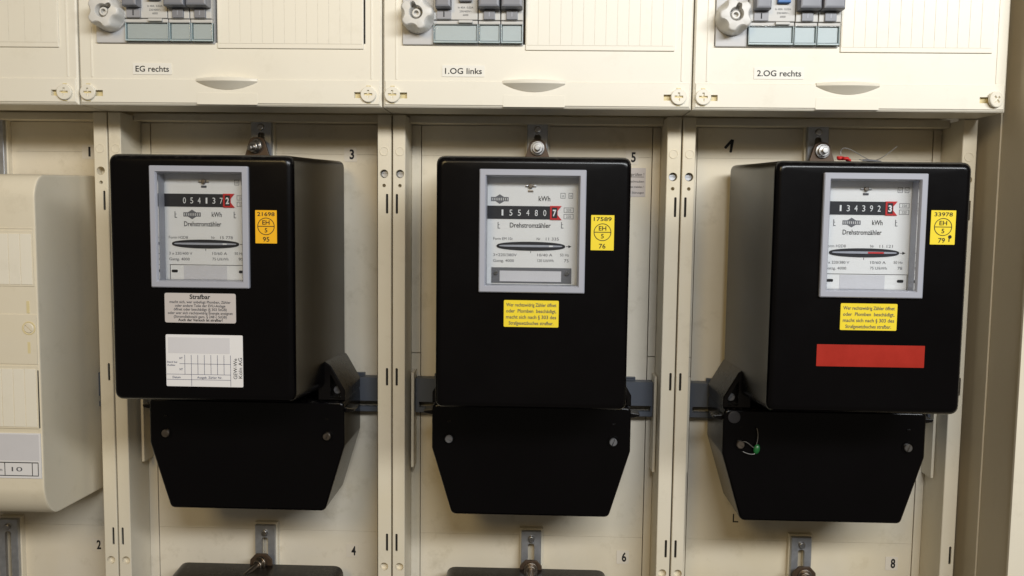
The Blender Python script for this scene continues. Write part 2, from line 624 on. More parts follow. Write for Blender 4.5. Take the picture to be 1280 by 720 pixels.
# ------------------------------------------------------------------ upper cover plates
def make_cover(x, label, words, tx, askew=False):
    """x = left seam of the 250 mm module"""
    T = thing('distribution_cover', label, 'cover', (x + 125, 0, 86), 'cover plates of the upper row')
    x0, x1, z0, z1 = x + 0.5, x + 249.1, 86.6, 330.0
    if x == 500.0:
        x1 = x + 247.6
    xr = x1 - 10.4
    scr = [(x + 8.2, 1), (xr if x < 500 else x + 238.6, -1)]
    holes = [(rect(x + 16, x + 115.2, 137, 182), 45.0, False)] if x > -100 else []
    hc = x + 122.8
    slots = []
    for sx, s in scr:
        a, b = (sx + 3, sx + 11.8) if s > 0 else (sx - 11.8, sx - 3)
        slots.append((rect(min(a, b), max(a, b), 93.6, 98.4), s))
    holes = holes + [(offset_poly(p, 0.1), 2.6, True) for p, s in slots]
    MB().plate(rect(x0, x1, z0, z1), holes, -45, 45, 1.2).build('cover_plate', 'cover', T, smooth=25)
    # lower band with the screw recesses
    MB().plate(rect(x0 + 1.5, x1 - 1.5, z0 + 1.8, 107.6), [(p, 0.9, False) for p, s in slots], -46.0, 1.0, 0.5).build('lower_band', 'cover', T, smooth=25)
    for p, s in slots:
        b = MB()
        q = offset_poly(p, 0.0)
        b.prism(offset_poly(p, 0.3), -42.5, -42.6, 0, 0).build('screw_recess', 'yellowed', T, smooth=0)
    for xx in (x + 10.4, x1 - 8.8):
        MB().box(xx, xx + 1.3, -45, -45.6, 109.0, z1 - 2, 0.25).build('edge_rib', 'cover', T)
    # handle: a bowed ledge over a slightly swollen field
    b = MB()
    n = 24
    rows = []
    for k in range(n + 1):
        u = -1 + 2 * k / n
        q = 1 - u * u
        i0 = len(b.v)
        for y, z in ((-45.6, 108.6 + 0.9 * q), (-46.6 - 5.2 * q, 108.2 + 0.8 * q), (-46.9 - 6.4 * q, 107.4), (-46.8 - 6.4 * q, 106.2 - 0.4 * q), (-46.2 - 0.4 * q, 105.6 - 6.0 * q), (-45.6, 105.5 - 6.0 * q)):
            b.v.append((hc + 25.0 * u, y, z))
        rows.append(list(range(i0, i0 + 6)))
    b.skin(rows, True, True)
    b.build('handle', 'cover', T)
    MB().prism([(hc - 25, z0 + 0.9), (hc + 25, z0 + 0.9), (hc + 25, 97.0), (hc - 25, 97.0)], -45.9, -46.2, 0.2, 0.3, 2).build('handle_field', 'cover', T)
    # quarter-turn screws
    for j, (sx, s) in enumerate(scr):
        ax, ay = 0.9, 3.4
        cz = 96.4
        plus = [(-ay, -ax), (-ax, -ax), (-ax, -ay), (ax, -ay), (ax, -ax), (ay, -ax), (ay, ax), (ax, ax), (ax, ay), (-ax, ay), (-ax, ax), (-ay, ax)]
        if askew and j == 1:
            plus = [(p[0] * 0.75 - p[1] * 0.66, p[0] * 0.66 + p[1] * 0.75) for p in plus]
        b = MB()
        b.plate(circle(sx, cz, 6.3, 32), [([(sx + p[0], cz + p[1]) for p in plus], 1.6, True)], -48.4, 2.6, 0.5)
        if askew and j == 1:
            c_, s_ = math.cos(0.30), math.sin(0.30)
            b.transform(lambda v: (sx + (v[0] - sx) * c_ - (v[1] + 47) * s_, -47.6 + (v[0] - sx) * s_ + (v[1] + 47) * c_, v[2]))
        so = b.build('cover_screw', 'cover', T, smooth=30)
        if not (askew and j == 1):
            MB().box(sx - 1.7, sx + 1.7, -46.1, -46.4, 89.3, 90.0).box(sx - 1.7, sx + 1.7, -46.1, -46.4, 102.9, 103.6).build('stop_mark', 'yellowed', so, smooth=0)
            MB().box(sx - 3.2, sx + 3.2, -46.9, -46.95, 95.6, 97.2).build('cross_floor', 'yellowed', so, smooth=0)
    # snap-out blanking segments over the unused places
    bx0, bx1 = x + 115.6, (x + 234.6)
    if x < -100:
        bx0 = x + 60.0
    bp = MB().prism(rect(bx0, bx1, 132.6, 187), -45.2, -46.4, 0.5, 0.4, 2).build('blanking_cover', 'cover', T)
    n = 13
    wseg = (bx1 - bx0 - 1.6) / n
    first = None
    for k in range(n):
        if first is None:
            first = MB().prism(rect(bx0 + 0.8, bx0 + 0.8 + wseg - 0.26, 136.4, 186), -46.5, -46.72, 0.1, 0.2, 2).build('blank_segment', 'cover', bp)
        else:
            share(first, wseg * k, 0, bp)
    if x > -100:
        if x == 0.0:
            MB().box(x + 234.8, x + 236.0, -45.1, -45.4, 137, 190).build('gap_line', 'dark', T, smooth=0)
        wd = {'EG rechts': 27.6, '1.OG links': 29.8}.get(words, 35.0)
        lb = MB().prism(rect(tx - 2.0, tx + wd + 2.4, 111.3, 120.4), -45.1, -45.5, 0, 0.3, 2).build('name_label', 'label', T, smooth=0)
        text(words, tx + 0.4, 113.6, 4.5, -45.65, lb, 'ink', width=wd, bold=0.012)
        if words.startswith('2'):
            pass
    return T


make_cover(-250.0, 'cream cover plate without devices above the rounded cream housing', None, 0)
make_cover(0.0, 'cream cover plate with the label EG rechts', 'EG rechts', 47.0)
make_cover(250.0, 'cream cover plate with the label 1.OG links', '1.OG links', 300.3)
make_cover(500.0, 'cream cover plate with the label 2.OG rechts and a crooked corner screw', '2.OG rechts', 550.3, True)


# ------------------------------------------------------------------ devices in the covers
def fuse_switch(x, where, ang):
    T = thing('fuse_switch', f'light grey rotary fuse switch with star knob in the {where} cover', 'switch', (x + 28.8, 0, 130), 'rotary fuse switches')
    MB().prism(rect(x + 16.4, x + 41.4, 136.2, 182), -5, -47.4, 0.8, 0.6, 2).build('body', 'device', T)
    cx, cz = x + 29.3, 158.2
    k = MB()
    n = 80
    def ringr(f, y):
        return k.ring([(cx + f(2 * PI * i / n) * math.cos(2 * PI * i / n + ang), cz + f(2 * PI * i / n) * math.sin(2 * PI * i / n + ang)) for i in range(n)], y)
    def star(R, rb):
        dc = R + 3.2
        def f(t):
            ph = (t + PI / 5) % (2 * PI / 5) - PI / 5
            q = rb * rb - (dc * math.sin(ph)) ** 2
            r = R if q <= 0 else min(R, dc * math.cos(ph) - math.sqrt(q))
            return r - 0.5 * max(0.0, 1 - abs(abs(ph) - math.asin(min(1, rb / dc))) / 0.10)
        return f
    kb = MB()
    kb.cyl(cx, cz, 13.6, -47.2, -51.0, 1.0, 48)
    kbo = kb.build('knob_base', 'knob', T)
    # star head with a recessed middle and keyhole notch
    def inner(r0):
        def f(t):
            d = abs((t + PI) % (2 * PI) - PI)
            return r0 + (3.6 * max(0.0, 1 - (d / 0.42) ** 2) if d < 0.42 else 0)
        return f
    rings = [ringr(star(13.5, 3.6), -50.6), ringr(star(13.5, 5.0), -55.0), ringr(star(13.3, 6.2), -60.8), ringr(star(12.7, 6.5), -62.6), ringr(star(11.6, 6.2), -63.4),
             ringr(inner(5.6), -63.6), ringr(inner(4.9), -62.6), ringr(inner(4.7), -54.0)]
    k.skin(rings, False, True)
    ko = k.build('knob', 'knob', T, smooth=40)
    b = MB()
    rg = [b.ring(circle(cx, cz, r, 24), y) for r, y in ((3.4, -54), (3.4, -60.0), (2.9, -60.6), (2.0, -60.6), (1.9, -57.0))]
    b.skin(rg, False, True)
    b.build('fuse_sight', 'knob', ko)
    return T


def clear_cover(x0, x1, T):
    b = MB()
    b.prism(rect(x0 + 0.25, x1 - 0.25, 137.2, 152.2), -46.4, -50.4, 0.6, 0.5, 2, back=False)
    b.build('clear_terminal_cover', 'tint', T)
    e = MB()
    for a, c in ((x0 + 0.25, x0 + 0.75), (x1 - 0.75, x1 - 0.25)):
        e.box(a, c, -46.4, -50.5, 137.4, 152.0, 0.2)
    e.box(x0 + 0.8, x1 - 0.8, -46.4, -50.5, 137.4, 138.4, 0.2)
    e.build('clear_rim', 'rim', T)
    MB().prism(rect(x0 + 1.3, x1 - 1.3, 139.2, 151.2), -46.5, -48.4, 0.3, 0.2, 2).build('brightening_insert', 'insert', T)  # pale block added to lighten the shaded inside of the clear cover


def residual_switch(x, where, top):
    x0, x1 = x + 41.6, x + 77.4
    T = thing('residual_current_switch', f'double-width grey residual current switch with {"blue" if top == "blue" else "dark"} test button in the {where} cover', 'switch', (x + 59, 0, 130), 'residual current switches')
    MB().prism(rect(x0, x1, 136.0, 182), -5, -46.6, 0.6, 0.4, 2).build('body', 'device', T)
    MB().prism(rect(x0 + 0.2, x1 - 0.2, 151.6, 154.6), -46.4, -51.0, 0.8, 0.3, 2).build('terminal_ledge', 'devlight', T)
    b = MB().prism(rect(x0 + 0.2, x1 - 0.2, 154.8, 181.6), -46.4, -52.4, 0.8, 0.3, 2).build('raised_front', 'devlight', T)
    MB().prism(rect(x0 + 3.2, x0 + 14.5, 155.0, 162.4), -52.3, -54.2, 0.5, 0.3, 2).build('toggle', 'toggle', T)
    text('I', x0 + 8.9, 156.8, 3.8, -54.35, b, 'ink', width=0.9, align='C', bold=0.05)
    MB().prism(rect(x0 + 2.6, x0 + 15.0, 162.6, 181.0), -52.3, -62.0, 2.2, 0.4, 2).build('lever', 'lever', T)
    MB().prism(rect(x0 + 20.5, x0 + 31.6, 152.4, 154.4), -50.9, -53.4, 0.4, 0.2, 2).build('label_clip', 'devlight', T)
    MB().prism(rect(x0 + 21.0, x0 + 31.0, 168.5, 175.5), -52.3, -56.5, 0.8, 0.4, 2).build('test_button', 'blue' if top == 'blue' else 'lever', T)
    for s, z in (('In 40A  0,03A', 163.6), ('230/400V~', 160.6), ('6000', 157.8)):
        text(s, x0 + 26, z, 1.5, -52.55, b, 'ink2', align='C')
    clear_cover(x0, x1, T)
    return T


def breaker(x0, label):
    x1 = x0 + 17.8
    T = thing('circuit_breaker', label, 'circuit breaker', (x0 + 9, 0, 130), 'single circuit breakers')
    MB().prism(rect(x0, x1, 136.0, 182), -5, -46.6, 0.6, 0.4, 2).build('body', 'device', T)
    MB().prism(rect(x0 + 0.2, x1 - 0.2, 151.6, 154.4), -46.4, -51.0, 0.8, 0.3, 2).build('terminal_ledge', 'devlight', T)
    b = MB().prism(rect(x0 + 0.2, x1 - 0.2, 154.6, 181.6), -46.4, -52.4, 0.8, 0.3, 2).build('raised_front', 'devlight', T)
    MB().prism(rect(x0 + 4.4, x0 + 13.4, 154.9, 162.4), -52.3, -54.4, 0.5, 0.3, 2).build('toggle', 'lever', T)
    text('I', x0 + 8.9, 157.2, 3.2, -54.55, b, 'frame', width=0.7, align='C', bold=0.03)
    MB().prism(rect(x0 + 0.4, x1 - 0.4, 162.6, 181.0), -52.3, -63.0, 2.4, 0.4, 2).build('lever', 'lever', T)
    clear_cover(x0, x1, T)
    return T


for x, where, ang, top in ((0.0, 'EG rechts', 0.62, 'dark'), (250.0, '1.OG links', 1.95, 'dark'), (500.0, '2.OG rechts', 1.30, 'blue')):
    fuse_switch(x, where, ang)
    residual_switch(x, where, top)
    breaker(x + 77.6, f'grey circuit breaker next to the residual current switch in the {where} cover')
    breaker(x + 95.6, f'grey circuit breaker next to the blanking segments in the {where} cover')


# ------------------------------------------------------------------ electricity meters
def body(T, cx, wd, base_half, oc, zt=42.0, zb=-142.0, win=None, yf=-120.0):
    """tapered hood: back outline (larger) at y=20 to front outline at yf, with the window opening cut in"""
    h = MB()
    n = 5
    hw = wd / 2
    bk = rect(oc - base_half, oc + base_half, -151.0, 47.0)
    fr = rect(cx - hw, cx + hw, zb, zt)

    def lerp(t):
        return [(a[0] * (1 - t) + b[0] * t, a[1] * (1 - t) + b[1] * t) for a, b in zip(bk, fr)]
    rings = [h.ring(round_poly(bk, 6.5, n), 20.0)]
    rings.append(h.ring(round_poly(lerp(0.5), 7, n), -46.0))
    bev = 5.0
    for k in range(6):
        a = PI / 2 * k / 5
        d = bev * (1 - math.cos(a))
        rings.append(h.ring(round_poly(offset_poly(lerp(0.95) if k == 0 else fr, d), 6.5 - d * 0.5, n), yf + bev * (1 - math.sin(a))))
    if win:
        rings.append(h.ring(round_poly(rect(*win), 0.6, n), yf))
        rings.append(h.ring(round_poly(rect(*win), 0.6, n), yf + 16))
        h.skin(rings, True, False)
    else:
        h.skin(rings, True, True)
    return h.build('hood', 'black', T, smooth=50)


def lug(T, cx, cz, zb, roundtop=False):
    pts = [(cx - 13, zb), (cx + 13, zb), (cx + 6.6, cz + 5.4), (cx + 3.4, cz + 7.6), (cx - 3.4, cz + 7.6), (cx - 6.6, cz + 5.4)]
    if roundtop:
        pts = [(cx - 10.5, zb), (cx + 10.5, zb), (cx + 10.0, cz + 2.4), (cx + 5.0, cz + 7.8), (cx - 5.0, cz + 7.8), (cx - 10.0, cz + 2.4)]
    MB().prism(pts, 20.5, 17.6, 0.6, 1.5, 3).build('hanging_lug', 'rust', T)


def slot_screw(cx, cz, y, r, ang, material, parent, name='screw'):
    c, s = math.cos(ang), math.sin(ang)
    sl = [(cx + p[0] * c - p[1] * s, cz + p[0] * s + p[1] * c) for p in ((-r * 0.86, -0.42), (r * 0.86, -0.42), (r * 0.86, 0.42), (-r * 0.86, 0.42))]
    return MB().plate(circle(cx, cz, r, 22), [(sl, 1.0, True)], y - 2.0, 2.2, 0.5).build(name, material, parent, smooth=30)


def terminal(T, tc, ears, screw_mats):
    pts = [(tc - 66, -251.5), (tc + 66, -251.5), (tc + 83, -195), (tc + 83, -157), (tc - 83, -157), (tc - 83, -195)]
    o = MB().prism(pts, 20, -45, 2.6, 5.0, 5, 3).build('terminal_cover', 'black', T, smooth=40)
    for s, mm in zip((-1, 1), screw_mats):
        sx = tc + s * 68.5
        b = MB()
        rg = [b.ring(circle(sx, -186.6, r, 24), y) for r, y in ((5.2, -45), (5.0, -45.6), (4.3, -45.6), (4.1, -45.05))]
        b.skin(rg, False, True)
        b.build('screw_boss', 'black', o)
        slot_screw(sx, -186.6, -45.2, 3.3, 0.9 * s + 0.3, mm, o)
        MB().prism([(sx - 1.8, -172.6), (sx + 1.8, -172.6), (sx + 1.3, -171.2), (sx - 1.3, -171.2)], -44.8, -45.7, 0.2, 0.1, 2).build('wire_eye', 'brown', o)
    # ears of the base plate that flank the hood
    for s in (-1, 1):
        p = [(60, -120), (71, -127), (83.0, -148), (83.0, -156.8), (60, -156.8)]
        hole = [(70.5, -133.5), (79.6, -149.5), (79.6, -155.0), (70.5, -155.0)]
        b = MB().plate(offset_poly([(tc + s * q[0], q[1]) for q in p][::s], 0.0), [(round_poly([(tc + s * q[0], q[1]) for q in hole], 0.8, 2), 9.0, True)], -42.0, 62.0, 0.8)
        e = b.build('base_ear', 'brown', T, smooth=30)
        slot_screw(tc + s * 75.2, -149.0, -33.4, 3.4, 0.6, 'dull', e)
        t = MB().prism([(tc + s * q[0], q[1]) for q in ((80, -168), (90, -166.2), (91, -163.8), (80, -162.6))], -24, -40, 0.8, 0.8, 3)
        t.build('sealing_tab', 'brown', T)
    return o


def warn_lines(lines, cx, z0, dz, cap, y, parent, material, widths, first_bold=False):
    for i, s in enumerate(lines):
        text(s, cx, z0 - dz * i, cap, y, parent, material, width=widths[i], align='C', bold=0.012)


def dial(T, fc, fw, shift, digits, last, kind, form, nr, volt, amp, umin, year, has_tail, dig0, digs, disc_red=False):
    """everything seen through the window; u = mm from the window centre"""
    hw = fw / 2
    zt, zb = 33.6, -56.2
    iw = hw - 5.2
    fr = MB()
    n = 3
    def rr(x, z0, z1, r):
        return round_poly(rect(fc - x, fc + x, z0, z1), r, n)
    rings = [fr.ring(rr(hw, zb, zt, 1.0), -119.6), fr.ring(rr(hw, zb, zt, 1.0), -122.6), fr.ring(rr(hw - 0.7, zb + 0.7, zt - 0.7, 0.8), -123.4),
             fr.ring(rr(hw - 4.2, zb + 4.2, zt - 4.2, 0.5), -123.4), fr.ring(rr(iw, zb + 5.2, zt - 5.2, 0.4), -121.6), fr.ring(rr(iw, zb + 5.2, zt - 5.2, 0.4), -109)]
    fr.skin(rings, False, False)
    fr.build('window_frame', 'frame', T, smooth=30)
    MB().box(fc - iw + 0.15, fc + iw - 0.15, -119.6, -120.8, zb + 5.4, zt - 5.4).build('window_pane', 'pane', T, smooth=0)
    c = fc + shift
    D = MB().box(fc - 37, fc + 37, -103, -108, zb + 3, zt - 3).build('dial_plate', 'dial', T, smooth=0)
    y = -108.15
    dz = -6.2 if kind == 'B' else 0.0
    z0c, z1c = 3.8 + dz, 13.5 + dz
    u0 = -36.5 if kind == 'A1' else (-33.6 if kind == 'B' else -27.4)
    ct = MB().box(c + u0, c + 15.2, -107.9, -108.5, z0c, z1c).build('counter', 'counter', T, smooth=0)
    # red bow-tie that frames the last drum
    rb = MB()
    za, zb_ = z0c - 0.3, z1c + 0.3
    zm = (za + zb_) / 2
    rb.plate([(c + 13.0, za), (c + 21.6, za), (c + 18.6, zm - 1.5), (c + 18.6, zm + 1.5), (c + 21.6, zb_), (c + 13.0, zb_)],
             [(rect(c + 14.3, c + 18.3, z0c + 0.9, z1c - 0.9), 0.3, True)], -108.9, 0.9, 0)
    rbo = rb.build('decimal_frame', 'red', T, smooth=0)
    MB().box(c + 14.35, c + 18.25, -108.55, -108.7, z0c + 0.95, z1c - 0.95).build('decimal_drum', 'counter', rbo, smooth=0)
    for i, ch in enumerate(digits):
        text(ch, c + dig0 + digs * i, z0c + 2.5, 4.4, -108.66, ct, 'white', align='C', name='digit', width=1.3 if ch == '1' else 2.2)
    text(last, c + 16.3, z0c + 2.5, 4.5, -108.85, rbo, 'white', align='C', name='digit', width=1.3 if last == '1' else 2.6, bold=0.03)
    # lozenge emblem with the barred name band
    lx, lz = (c - 24.5, 12.2) if kind == 'B' else (c - 11.0, -2.0)
    lg = MB().prism([(lx, lz - 3.6), (lx + 3.2, lz - 1.6), (lx + 6.6, lz - 1.6), (lx + 6.6, lz + 1.6), (lx + 3.2, lz + 1.6), (lx, lz + 3.6), (lx - 3.2, lz + 1.6), (lx - 6.6, lz + 1.6), (lx - 6.6, lz - 1.6), (lx - 3.2, lz - 1.6)], -108.0, -108.15)
    lg = lg.build('maker_emblem', 'logo', D, smooth=0)
    for k in range(9):
        u = -5.6 + 1.4 * k
        hh = 0.95
        if k == 0:
            bar0 = MB().box(lx + u - 0.2, lx + u + 0.2, -108.16, -108.25, lz - hh, lz + hh).build('emblem_stroke', 'dial', D, smooth=0)
        else:
            share(bar0, 1.4 * k, 0, D)
    if kind == 'B':
        text('kWh', c + 4.4, 11.1, 3.6, y, D, 'ink', width=8.6, bold=0.012)
        text('Drehstromzähler', c - 1.6, -8.7, 3.5, y, D, 'ink', width=30.5, align='C', bold=0.012)
    else:
        text('kWh', c + 4.0, -3.6, 3.5, y, D, 'ink', width=7.6, bold=0.012)
        text('Drehstromzähler', c - 3.0, -10.8, 3.5, y, D, 'ink', width=28.4, align='C', bold=0.012)
    q = 2.2 if kind == 'B' else 0.0
    text(form, c - 29, -20.3 + q, 2.0, y, D, 'ink2', width=14.5)
    text('Nr', c + 3.4, -20.2 + q, 2.0, y, D, 'ink2', width=2.8)
    text(nr, c + 10.2, -20.2 + q, 2.1, y, D, 'ink2', width=9.6)
    text(volt, c - 29, -32.4 + q, 2.0, y, D, 'ink2', width=17.6)
    text(amp, c + 4.0, -32.2 + q, 2.0, y, D, 'ink2', width=11.2)
    text('50 Hz', c + 21.0, -32.0 + q, 2.0, y, D, 'ink2', width=6.6)
    text('Gattg. 4000', c - 29, -36.7 + q, 2.0, y, D, 'ink2', width=15.6)
    text(umin, c + 4.0, -36.4 + q, 2.0, y, D, 'ink2', width=12.2)
    text(year, c + 24.0, -36.4 + q, 2.2, y, D, 'ink2', width=3.4)
    # approval boxes at the right
    for bx, bz, bw, bh in ((c + 21.5 if kind != 'B' else c + 20.6, 20.2 if kind != 'B' else 13.2, 3.6, 4.0), (c + 26.6, 20.2 if kind != 'B' else 13.2, 3.2, 4.0),
                           (c + 23.2, 9.0 + dz, 7.2, 3.6), (c + 23.2, 4.2 + dz, 7.2, 3.6)):
        b = MB().plate(rect(bx, bx + bw, bz, bz + bh), [(rect(bx + 0.3, bx + bw - 0.3, bz + 0.3, bz + bh - 0.3), 0.1, False)], -108.15, 0.1)
        b.build('approval_box', 'ink2', D, smooth=0)
        text('220' if bw > 5 else 'H', bx + bw / 2, bz + 0.9, 1.7, y, D, 'ink2', align='C', width=3.6 if bw > 5 else 1.3)
    # small dial arrows beside the emblem
    for ux, uz in (((-25.6, -7.2), (21.6, -6.6)) if kind == 'B' else ((-24.0, -2.2), (21.0, -2.0))):
        b = MB().box(c + ux - 0.25, c + ux + 0.25, -108.0, -108.15, uz - 2.4, uz + 2.4).box(c + ux + 0.3, c + ux + 1.5, -108.0, -108.15, uz - 2.4, uz - 1.9).box(c + ux + 0.3, c + ux + 1.1, -108.0, -108.15, uz + 0.2, uz + 0.6)
        b.build('dial_mark', 'ink2', D, smooth=0)
    # rotor disc seen in its lens-shaped slot
    ez = -24.1 + (1.6 if kind == 'B' else 0)
    el = [(c - 1.0 + 25.6 * math.copysign(abs(math.cos(t)) ** 1.0, math.cos(t)), ez + 3.3 * math.copysign(abs(math.sin(t)) ** 0.75, math.sin(t))) for t in [2 * PI * i / 56 for i in range(56)]]
    MB().prism(el, -108.0, -108.6).build('disc_slot', 'counter', T, smooth=0)
    dd = MB().prism([(c - 1.0 + 23.6 * math.cos(t), ez + 0.1 + 0.85 * math.copysign(abs(math.sin(t)) ** 0.5, math.sin(t))) for t in [2 * PI * i / 40 for i in range(40)]], -108.55, -109.4, 0.25)
    do = dd.build('rotor_disc', 'frame', T)
    if disc_red:
        MB().box(c + 1.5, c + 13.0, -109.2, -109.6, ez - 0.5, ez + 0.7).build('disc_mark', 'red', do, smooth=0)
    else:
        MB().box(c + 12.5, c + 15.5, -109.2, -109.6, ez - 0.4, ez + 0.6).build('disc_mark', 'white', do, smooth=0)
    MB().prism([(c + 25.2, ez - 0.2), (c + 27.0, ez - 0.2), (c + 27.0, ez - 1.1), (c + 29.4, ez), (c + 27.0, ez + 1.1), (c + 27.0, ez + 0.2), (c + 25.2, ez + 0.2)], -108.0, -108.15).build('turn_arrow', 'ink', D, smooth=0)
    MB().box(c - 1.2, c - 0.8, -108.0, -108.15, ez - 5.2, ez - 3.6).build('index_mark', 'ink2', D, smooth=0)
    # screw or bearing seen at the top of the window
    tz = 22.6 if kind != 'B' else 22.0
    b = MB().cyl(c - 1.6, tz, 1.7, -107.9, -110.4, 0.5, 16)
    b.build('top_bearing', 'brass', T)
    MB().box(c - 5.6, c - 3.4, -107.9, -109.0, tz - 0.7, tz + 0.7, 0.3).box(c + 0.2, c + 2.4, -107.9, -109.0, tz - 0.7, tz + 0.7, 0.3).build('bearing_clip', 'steel', T)
    MB().box(c - 3.6, c + 0.4, -107.9, -108.7, tz - 4.4, tz - 2.9, 0.2).build('bearing_foot', 'brass' if kind == 'B' else 'ink2', T)
    if kind == 'B':
        MB().box(c - 30.2, c + 29.6, -107.9, -108.7, -50.2, -38.6, 0.2).build('lower_plate', 'logo', T)
        MB().box(c - 24.0, c + 22.0, -108.6, -109.0, -49.0, -41.0, 0.1).build('blurred_label', 'cheque', T)
        for sx in (-26.8, 26.2):
            slot_screw(c + sx, -42.6, -108.6, 1.5, 0.4, 'steel', T)
    else:
        b = MB().plate(rect(c - 28.6, c + 31.5, -51.6, -39.8), [(rect(c - 28.2, c + 31.1, -51.2, -40.2), 0.1, False)], -108.15, 0.1)
        b.build('plate_outline', 'ink', D, smooth=0)
        MB().box(c - 18.0, c + 15.0, -108.0, -108.2, -51.0, -40.6).build('blurred_label', 'cheque', D, smooth=0)
        for sx in (-25.0, 26.4):
            MB().prism(rect(c + sx - 2.3, c + sx + 2.3, -45.9, -43.8), -108.0, -108.3, 0, 0.8, 2).build('fixing_slot', 'ink', D, smooth=0)


def eich_tag(T, x0, x1, z0, z1, num, yr, material):
    s = MB().prism(rect(x0, x1, z0, z1), -119.95, -120.3, 0, 0.3, 2).build('calibration_tag', material, T, smooth=0)
    cx, h = (x0 + x1) / 2, z1 - z0
    text(num, cx, z1 - 4.2, 2.7, -120.45, s, 'ink', width=13.0, align='C', bold=0.012)
    cz = z0 + h * 0.515
    b = MB()
    ro, ri = 6.4, 5.9
    a, c_ = b.ring(circle(cx, cz, ro, 36), -120.45), b.ring(circle(cx, cz, ri, 36), -120.45)
    b.skin([a, c_], False, False)
    b.box(cx - 6.2, cx + 6.2, -120.35, -120.46, cz - 0.25, cz + 0.25)
    b.build('tag_circle', 'ink', s, smooth=0)
    text('EH', cx, cz + 1.3, 3.1, -120.5, s, 'ink', width=5.4, align='C', bold=0.01)
    text('5', cx, cz - 4.4, 3.1, -120.5, s, 'ink', width=2.0, align='C', bold=0.01)
    text(yr, cx - (0.6 if yr == '79' else 0), z0 + 1.4, 3.3, -120.5, s, 'ink', width=4.8, align='C', bold=0.01)
    if yr == '79':
        MB().prism(circle(cx + 5.2, z0 + 5.6, 1.3, 12), -120.36, -120.5).box(cx + 4.4, cx + 5.0, -120.36, -120.52, z0 + 2.0, z0 + 4.6).build('pen_scribble', 'ink', s, smooth=0)


YELLOW = ['Wer rechtswidrig Zähler öffnet', 'oder  Plomben  beschädigt,', 'macht sich nach § 303 des', 'Strafgesetzbuches strafbar.']


def warn_yellow(T, x0, x1, z0, z1):
    s = MB().prism(rect(x0, x1, z0, z1), -119.95, -120.3, 0, 0.9, 3).build('warning_sticker', 'yellow', T, smooth=0)
    warn_lines(YELLOW, (x0 + x1) / 2, z1 - 4.6, 4.5, 2.5, -120.45, s, 'ink2', [37, 37, 37, 33])
    return s


# meter under EG rechts
T = thing('electricity_meter', 'black three-phase electricity meter with orange 95 tag and white table sticker', 'electricity meter', (131, 20, -251), 'black electricity meters of the upper row')
body(T, 128.0, 138.0, 73.0, 130.5, win=(92.2, 163.8, -55.4, 32.8))
lug(T, 126, 59.5, 44)
terminal(T, 134.5, True, ('brass', 'brass'))
dial(T, 128.0, 73.4, 0.0, '054137', '2', 'A1', 'Form H2D8', '15 778', '3 x 230/400 V', '10/60 A', '75 U/kWh', '95', True, -16.4, 5.6)
eich_tag(T, 169.0, 185.0, -22.6, 1.8, '21698', '95', 'orange')
s = MB().prism(rect(100.0, 153.6, -82.6, -60.4), -119.95, -120.3, 0, 1.6, 3).build('warning_sticker', 'silver', T, smooth=0)
text('Strafbar', 126.8, -64.6, 3.2, -120.45, s, 'ink', width=15.6, align='C', bold=0.02)
warn_lines(['macht sich, wer unbefugt Plomben, Zähler', 'oder andere Teile der EVU-Anlage', 'öffnet oder beschädigt (§ 303 StGB)', 'oder wer sich rechtswidrig Energie aneignet', '(Stromdiebstahl gem. § 248 c StGB)'],
           126.8, -67.9, 2.75, 1.9, -120.45, s, 'ink2', [46, 38, 40, 49, 40])
text('Auch der Versuch ist strafbar!', 126.8, -81.4, 1.9, -120.45, s, 'ink', width=33.5, align='C', bold=0.02)
s = MB().prism(rect(100.2, 158.4, -130.8, -91.6), -119.95, -120.3, 0, 1.0, 3).build('table_sticker', 'paper', T, smooth=0)
MB().prism(rect(102.0, 148.6, -105.6, -93.6), -120.25, -120.4, 0, 0.4, 2).build('blurred_field', 'cheque', s, smooth=0)
g = MB()
for z in (-121.6, -125.6):
    g.box(100.6, 149.0, -120.35, -120.45, z - 0.12, z + 0.12)
g.box(110.4, 149.0, -120.35, -120.45, -113.7, -113.45)
for k in range(8):
    xx = 114.4 + 4.95 * k
    g.box(xx - 0.12, xx + 0.12, -120.35, -120.47, -121.4 if k not in (1, 7) else -130.4, -106.8)
g.build('table_rules', 'inkblue', s, smooth=0)
for wd, x, z, c, ww in (('HT', 110.4, -110.2, 1.6, 2.4), ('NT', 110.4, -118.6, 1.6, 2.4), ('Stand bei', 101.0, -113.0, 1.4, 7.6), ('Ausbau', 101.0, -115.3, 1.4, 6.0), ('Datum', 105.0, -124.6, 1.6, 6.0), ('Ausgeb. Zähler Nr.', 123.6, -124.6, 1.6, 19.0)):
    text(wd, x, z, c, -120.5, s, 'inkblue', width=ww)
text('GEW-We', 154.0, -124.6, 2.7, -120.5, s, 'ink', width=15.5, rot=PI / 2)
text('Köln AG', 157.8, -124.0, 2.7, -120.5, s, 'ink', width=15.5, rot=PI / 2)

# meter under 1.OG links
T = thing('electricity_meter', 'black three-phase electricity meter with yellow 76 tag and yellow warning sticker', 'electricity meter', (374, 20, -251), 'black electricity meters of the upper row')
body(T, 373.8, 142.5, 72.0, 373.6, zt=43.0, zb=-143.6, win=(335.4, 411.4, -55.4, 32.8))
lug(T, 376, 59.5, 44)
terminal(T, 374.2, True, ('dull', 'dull'))
dial(T, 373.4, 77.6, 0.0, '155480', '7', 'B', 'Form EM 10c', '11 335', '3×220/380V', '10/40 A', '120 U/kWh', '75', True, -22.4, 6.3)
eich_tag(T, 416.3, 433.1, -24.4, 1.2, '17589', '76', 'yellow')
warn_yellow(T, 353.3, 393.7, -81.8, -62.0)

